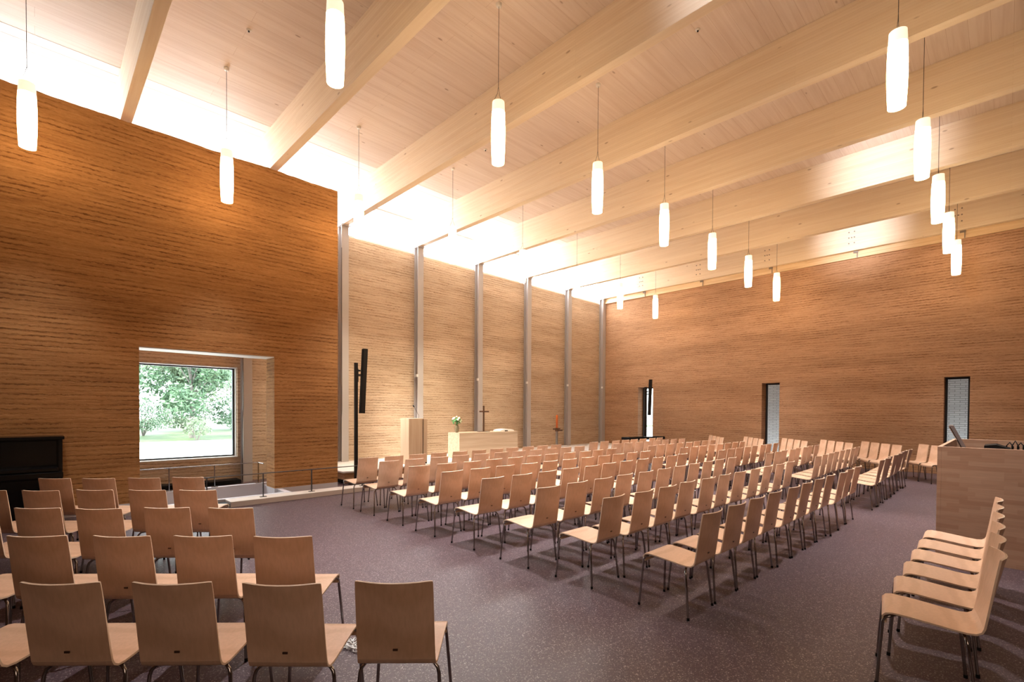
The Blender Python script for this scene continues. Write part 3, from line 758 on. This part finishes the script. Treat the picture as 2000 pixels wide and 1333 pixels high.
# ------------------------------------------------------------------ desk at the right
t = thing('control_desk', 'tall box-shaped beech control desk at the right edge', 'desk', (7.6, 0, 0))
DZ, T = 1.305, 0.038
MB().box(0, T, -2.4, 0.52, 0, DZ, c=0.002).build('front_panel', M_DESK, t)
MB().box(0.0, 2.45, 0.52, 0.52 + T, 0, DZ, c=0.002).build('side_panel', M_DESK, t)
MB().box(2.45, 2.45 + T, -2.4, 0.52 + T, 0, DZ, c=0.002).build('rear_panel', M_DESK, t)
MB().box(T, 0.75, -2.4, 0.52, 1.02, 1.05, c=0.002).build('worktop', M_DESK, t)
t = thing('computer_monitor', 'thin tilted monitor standing in the control desk', 'monitor', (8.17, 0.40, 1.05), math.radians(5))
tl = 0.165
def tilt(y, z): return (y - (z) * 0.42 , z)
s = MB(); vs = []
for x in (-0.22, 0.22):
    for y, z in ((-0.012, 0.07), (0.025, 0.07), (0.025, 0.50), (-0.012, 0.50)): vs.append((x, y + (0.5 - z) * -0.44 + 0.07, z))
s.add(vs, [(0, 1, 2, 3), (7, 6, 5, 4), (0, 4, 5, 1), (1, 5, 6, 2), (2, 6, 7, 3), (3, 7, 4, 0)]); s.build('housing', M_GREYP, t)
s = MB(); vs = []
for x in (-0.20, 0.20):
    for y, z in ((0.026, 0.09), (0.032, 0.09), (0.032, 0.48), (0.026, 0.48)): vs.append((x, y + (0.5 - z) * -0.44 + 0.07, z))
s.add(vs, [(0, 1, 2, 3), (7, 6, 5, 4), (0, 4, 5, 1), (1, 5, 6, 2), (2, 6, 7, 3), (3, 7, 4, 0)]); s.build('screen', M_SCREEN, t)
MB().box(-0.12, 0.12, -0.15, 0.07, 0, 0.015, c=0.003).build('stand_foot', M_BLACK, t)
MB().tube([(0, -0.07, 0.01), (0, -0.06, 0.12)], 0.02, 8).build('stand_neck', M_BLACK, t)
t = thing('mixing_console', 'dark mixing console with coiled cables in the control desk', 'mixer', (8.12, 0.05, 1.05))
MB().prism([(-0.10, 0), (0.12, 0), (0.12, 0.27), (0.02, 0.285), (-0.10, 0.24)], 'x', -0.2, 0.2).build('case', M_BLACK, t)
cb = MB()
for i in range(4):
    y = -0.10 - 0.045 * i; cb.tube([(0, y, 0.0), (0.0, y - 0.02, 0.26), (0.02, y + 0.01, 0.31 + 0.02 * (i % 2)), (0.04, y + 0.035, 0.27), (0.04, y + 0.04, 0.0)], 0.006, 6)
cb.build('cables', M_BLACK, t)

# loose white cable between the front chairs of the left block
cb = MB(); pts = []
for i in range(46):
    a = i * 0.62; r = 0.05 + 0.03 * math.sin(i * 1.7)
    pts.append((1.60 + r * math.cos(a) + 0.03 * math.sin(i * 0.5), 3.24 + r * math.sin(a) * 1.5 + 0.04 * math.cos(i * 0.37), 0.006 + 0.012 * (1 + math.sin(i * 2.1))))
for i in range(14): pts.append((1.62 - 0.012 * i, 3.20 - 0.028 * i, 0.006))
cb.tube(pts, 0.0045, 6)
tag(cb.build('extension_cable', M_CLOTH), 'white cable lying in a loose bundle on the floor between the nearest left chairs', 'cable')

# ------------------------------------------------------------------ outside
tag(MB().box(-25, 45, 13.0, 33.0, -0.35, -0.15).build('terrace', M_TERR), 'bright pale terrace paving outside the picture window', 'terrace')
tag(MB().box(-40, 60, 33.0, 110, -0.35, -0.135).build('lawn', M_GRASS), 'green lawn beyond the bright terrace', 'lawn')
tag(MB().box(19.75, 20.05, -12, 9.6, -0.3, 7.0).build('brick_wall', M_BRICK), 'pale brick wall outside the narrow windows of the right wall', 'wall')
tag(MB().box(18.75, 19.7, -14, 12.95, -0.5, -0.31).build('yard_paving', M_TERR), 'pale paving outside the narrow right windows', 'paving')

def tree(x, y, h, r, label, seed, mat, nleaf=2600, trunk=0.14, base=0.35, ls=0.16):
    nleaf = int(nleaf * 1.3); ls *= 1.25
    rr = random.Random(seed)
    t = thing('garden_tree', label, 'tree', (x, y, -0.13), 0, 'trees outside the picture window')
    tk = MB(); hb = h * base
    top = Vector((rr.uniform(-.4, .4), rr.uniform(-.4, .4), h * 0.8))
    tk.tube([(0, 0, 0), (0.05, 0, hb), tuple(top * 0.7), tuple(top)], [trunk, trunk * 0.8, trunk * 0.45, trunk * 0.15], 8)
    cl = []
    for i in range(12):
        a = rr.uniform(0, 6.28); z = rr.uniform(hb * 0.8, h * 0.95); q = r * rr.uniform(0.3, 0.85) * math.sqrt(max(0.15, 1 - ((z - h * 0.6) / (h * 0.55)) ** 2))
        c = Vector((q * math.cos(a), q * math.sin(a), z)); cl.append((c, rr.uniform(0.28, 0.5) * r))
        s = Vector((0.05, 0, max(hb * 0.8, z * 0.6)))
        tk.tube([s, s.lerp(c, 0.5) + Vector((0, 0, 0.15)), c], [trunk * 0.35, trunk * 0.22, trunk * 0.08], 6)
    tk.build('trunk', M_BARK, t)
    lv = MB()
    for i in range(nleaf):
        c, cr = rr.choice(cl)
        d = Vector((rr.gauss(0, 1), rr.gauss(0, 1), rr.gauss(0, 0.8))).normalized() * cr * rr.uniform(0.35, 1.05)
        p = c + d; u = Vector((rr.gauss(0, 1), rr.gauss(0, 1), rr.gauss(0, 1))).normalized(); v = u.orthogonal().normalized(); s = ls * rr.uniform(0.5, 1.1)
        lv.add([p - u * s, p - v * s * 0.45, p + u * s, p + v * s * 0.45], [(0, 1, 2, 3)])
    lv.build('foliage', mat, t)
def bush(x, y, h, r, label, seed, mat, n=1200, ls=0.10):
    rr = random.Random(seed)
    t = thing('garden_bush', label, 'bush', (x, y, -0.13), 0, 'bushes outside the picture window')
    st = MB()
    for i in range(7):
        a = rr.uniform(0, 6.28); st.tube([(0.05 * math.cos(a), 0.05 * math.sin(a), 0), (0.5 * r * math.cos(a), 0.5 * r * math.sin(a), h * 0.7)], [0.03, 0.01], 5)
    st.build('stems', M_BARK, t)
    lv = MB()
    for i in range(n):
        d = Vector((rr.gauss(0, 1), rr.gauss(0, 1), rr.gauss(0, 1))).normalized() * rr.uniform(0.5, 1.0); p = Vector((d.x * r, d.y * r, h * 0.52 + d.z * h * 0.5))
        if p.z < 0.30: continue
        u = Vector((rr.gauss(0, 1), rr.gauss(0, 1), rr.gauss(0, 1))).normalized(); v = u.orthogonal().normalized(); s = ls * rr.uniform(0.5, 1.1)
        lv.add([p - u * s, p - v * s * 0.5, p + u * s, p + v * s * 0.5], [(0, 1, 2, 3)])
    lv.build('foliage', mat, t)
tree(6.9, 36.0, 7.6, 2.4, 'leafy green tree in the left middle of the window view', 11, M_LEAF, 4200)
tree(1.9, 36.5, 4.6, 1.9, 'lower green tree at the left edge of the window view', 12, M_LEAF, 3200)
tree(11.4, 42.5, 8.0, 2.9, 'airy tree with bare forked stems right of centre in the window view', 13, M_LEAF2, 1300, trunk=0.18, base=0.45)
tree(17.0, 46.0, 8.0, 2.7, 'pale thin tree at the right edge of the window view', 14, M_LEAF2, 2600)
tree(9.6, 54.0, 12.5, 4.2, 'tall pale tree far behind the middle of the window view', 15, M_LEAF2, 4200, ls=0.24)
tree(4.4, 47.0, 10.5, 3.4, 'tall tree far behind the left side of the window view', 16, M_LEAF, 3600, ls=0.2)
tree(20.5, 58.0, 12.0, 4.4, 'tall pale tree far behind the right side of the window view', 17, M_LEAF2, 4000, ls=0.26)
tree(1.0, 60.0, 12.0, 4.6, 'distant tree behind the left edge of the window view', 18, M_LEAF, 3600, ls=0.26)
bush(10.6, 37.5, 2.3, 1.5, 'dense green bush in the middle distance right of the trunk', 21, M_LEAF, 2000)
bush(14.3, 39.5, 2.4, 1.7, 'dense green bush at the right of the window view', 22, M_LEAF, 2000)
bush(6.6, 33.0, 1.35, 0.75, 'small yellow-green bush standing alone at the terrace edge', 23, M_LEAF2, 900, 0.08)
bush(5.0, 40.5, 2.6, 1.7, 'dark green bush under the lower tree at the left', 24, M_LEAF, 2000)
bush(8.4, 46.0, 3.2, 2.0, 'far bush behind the leafy tree in the window view', 25, M_LEAF2, 2000, 0.14)
bush(13.2, 50.0, 3.4, 2.6, 'far bush behind the airy tree in the window view', 26, M_LEAF, 2200, 0.16)
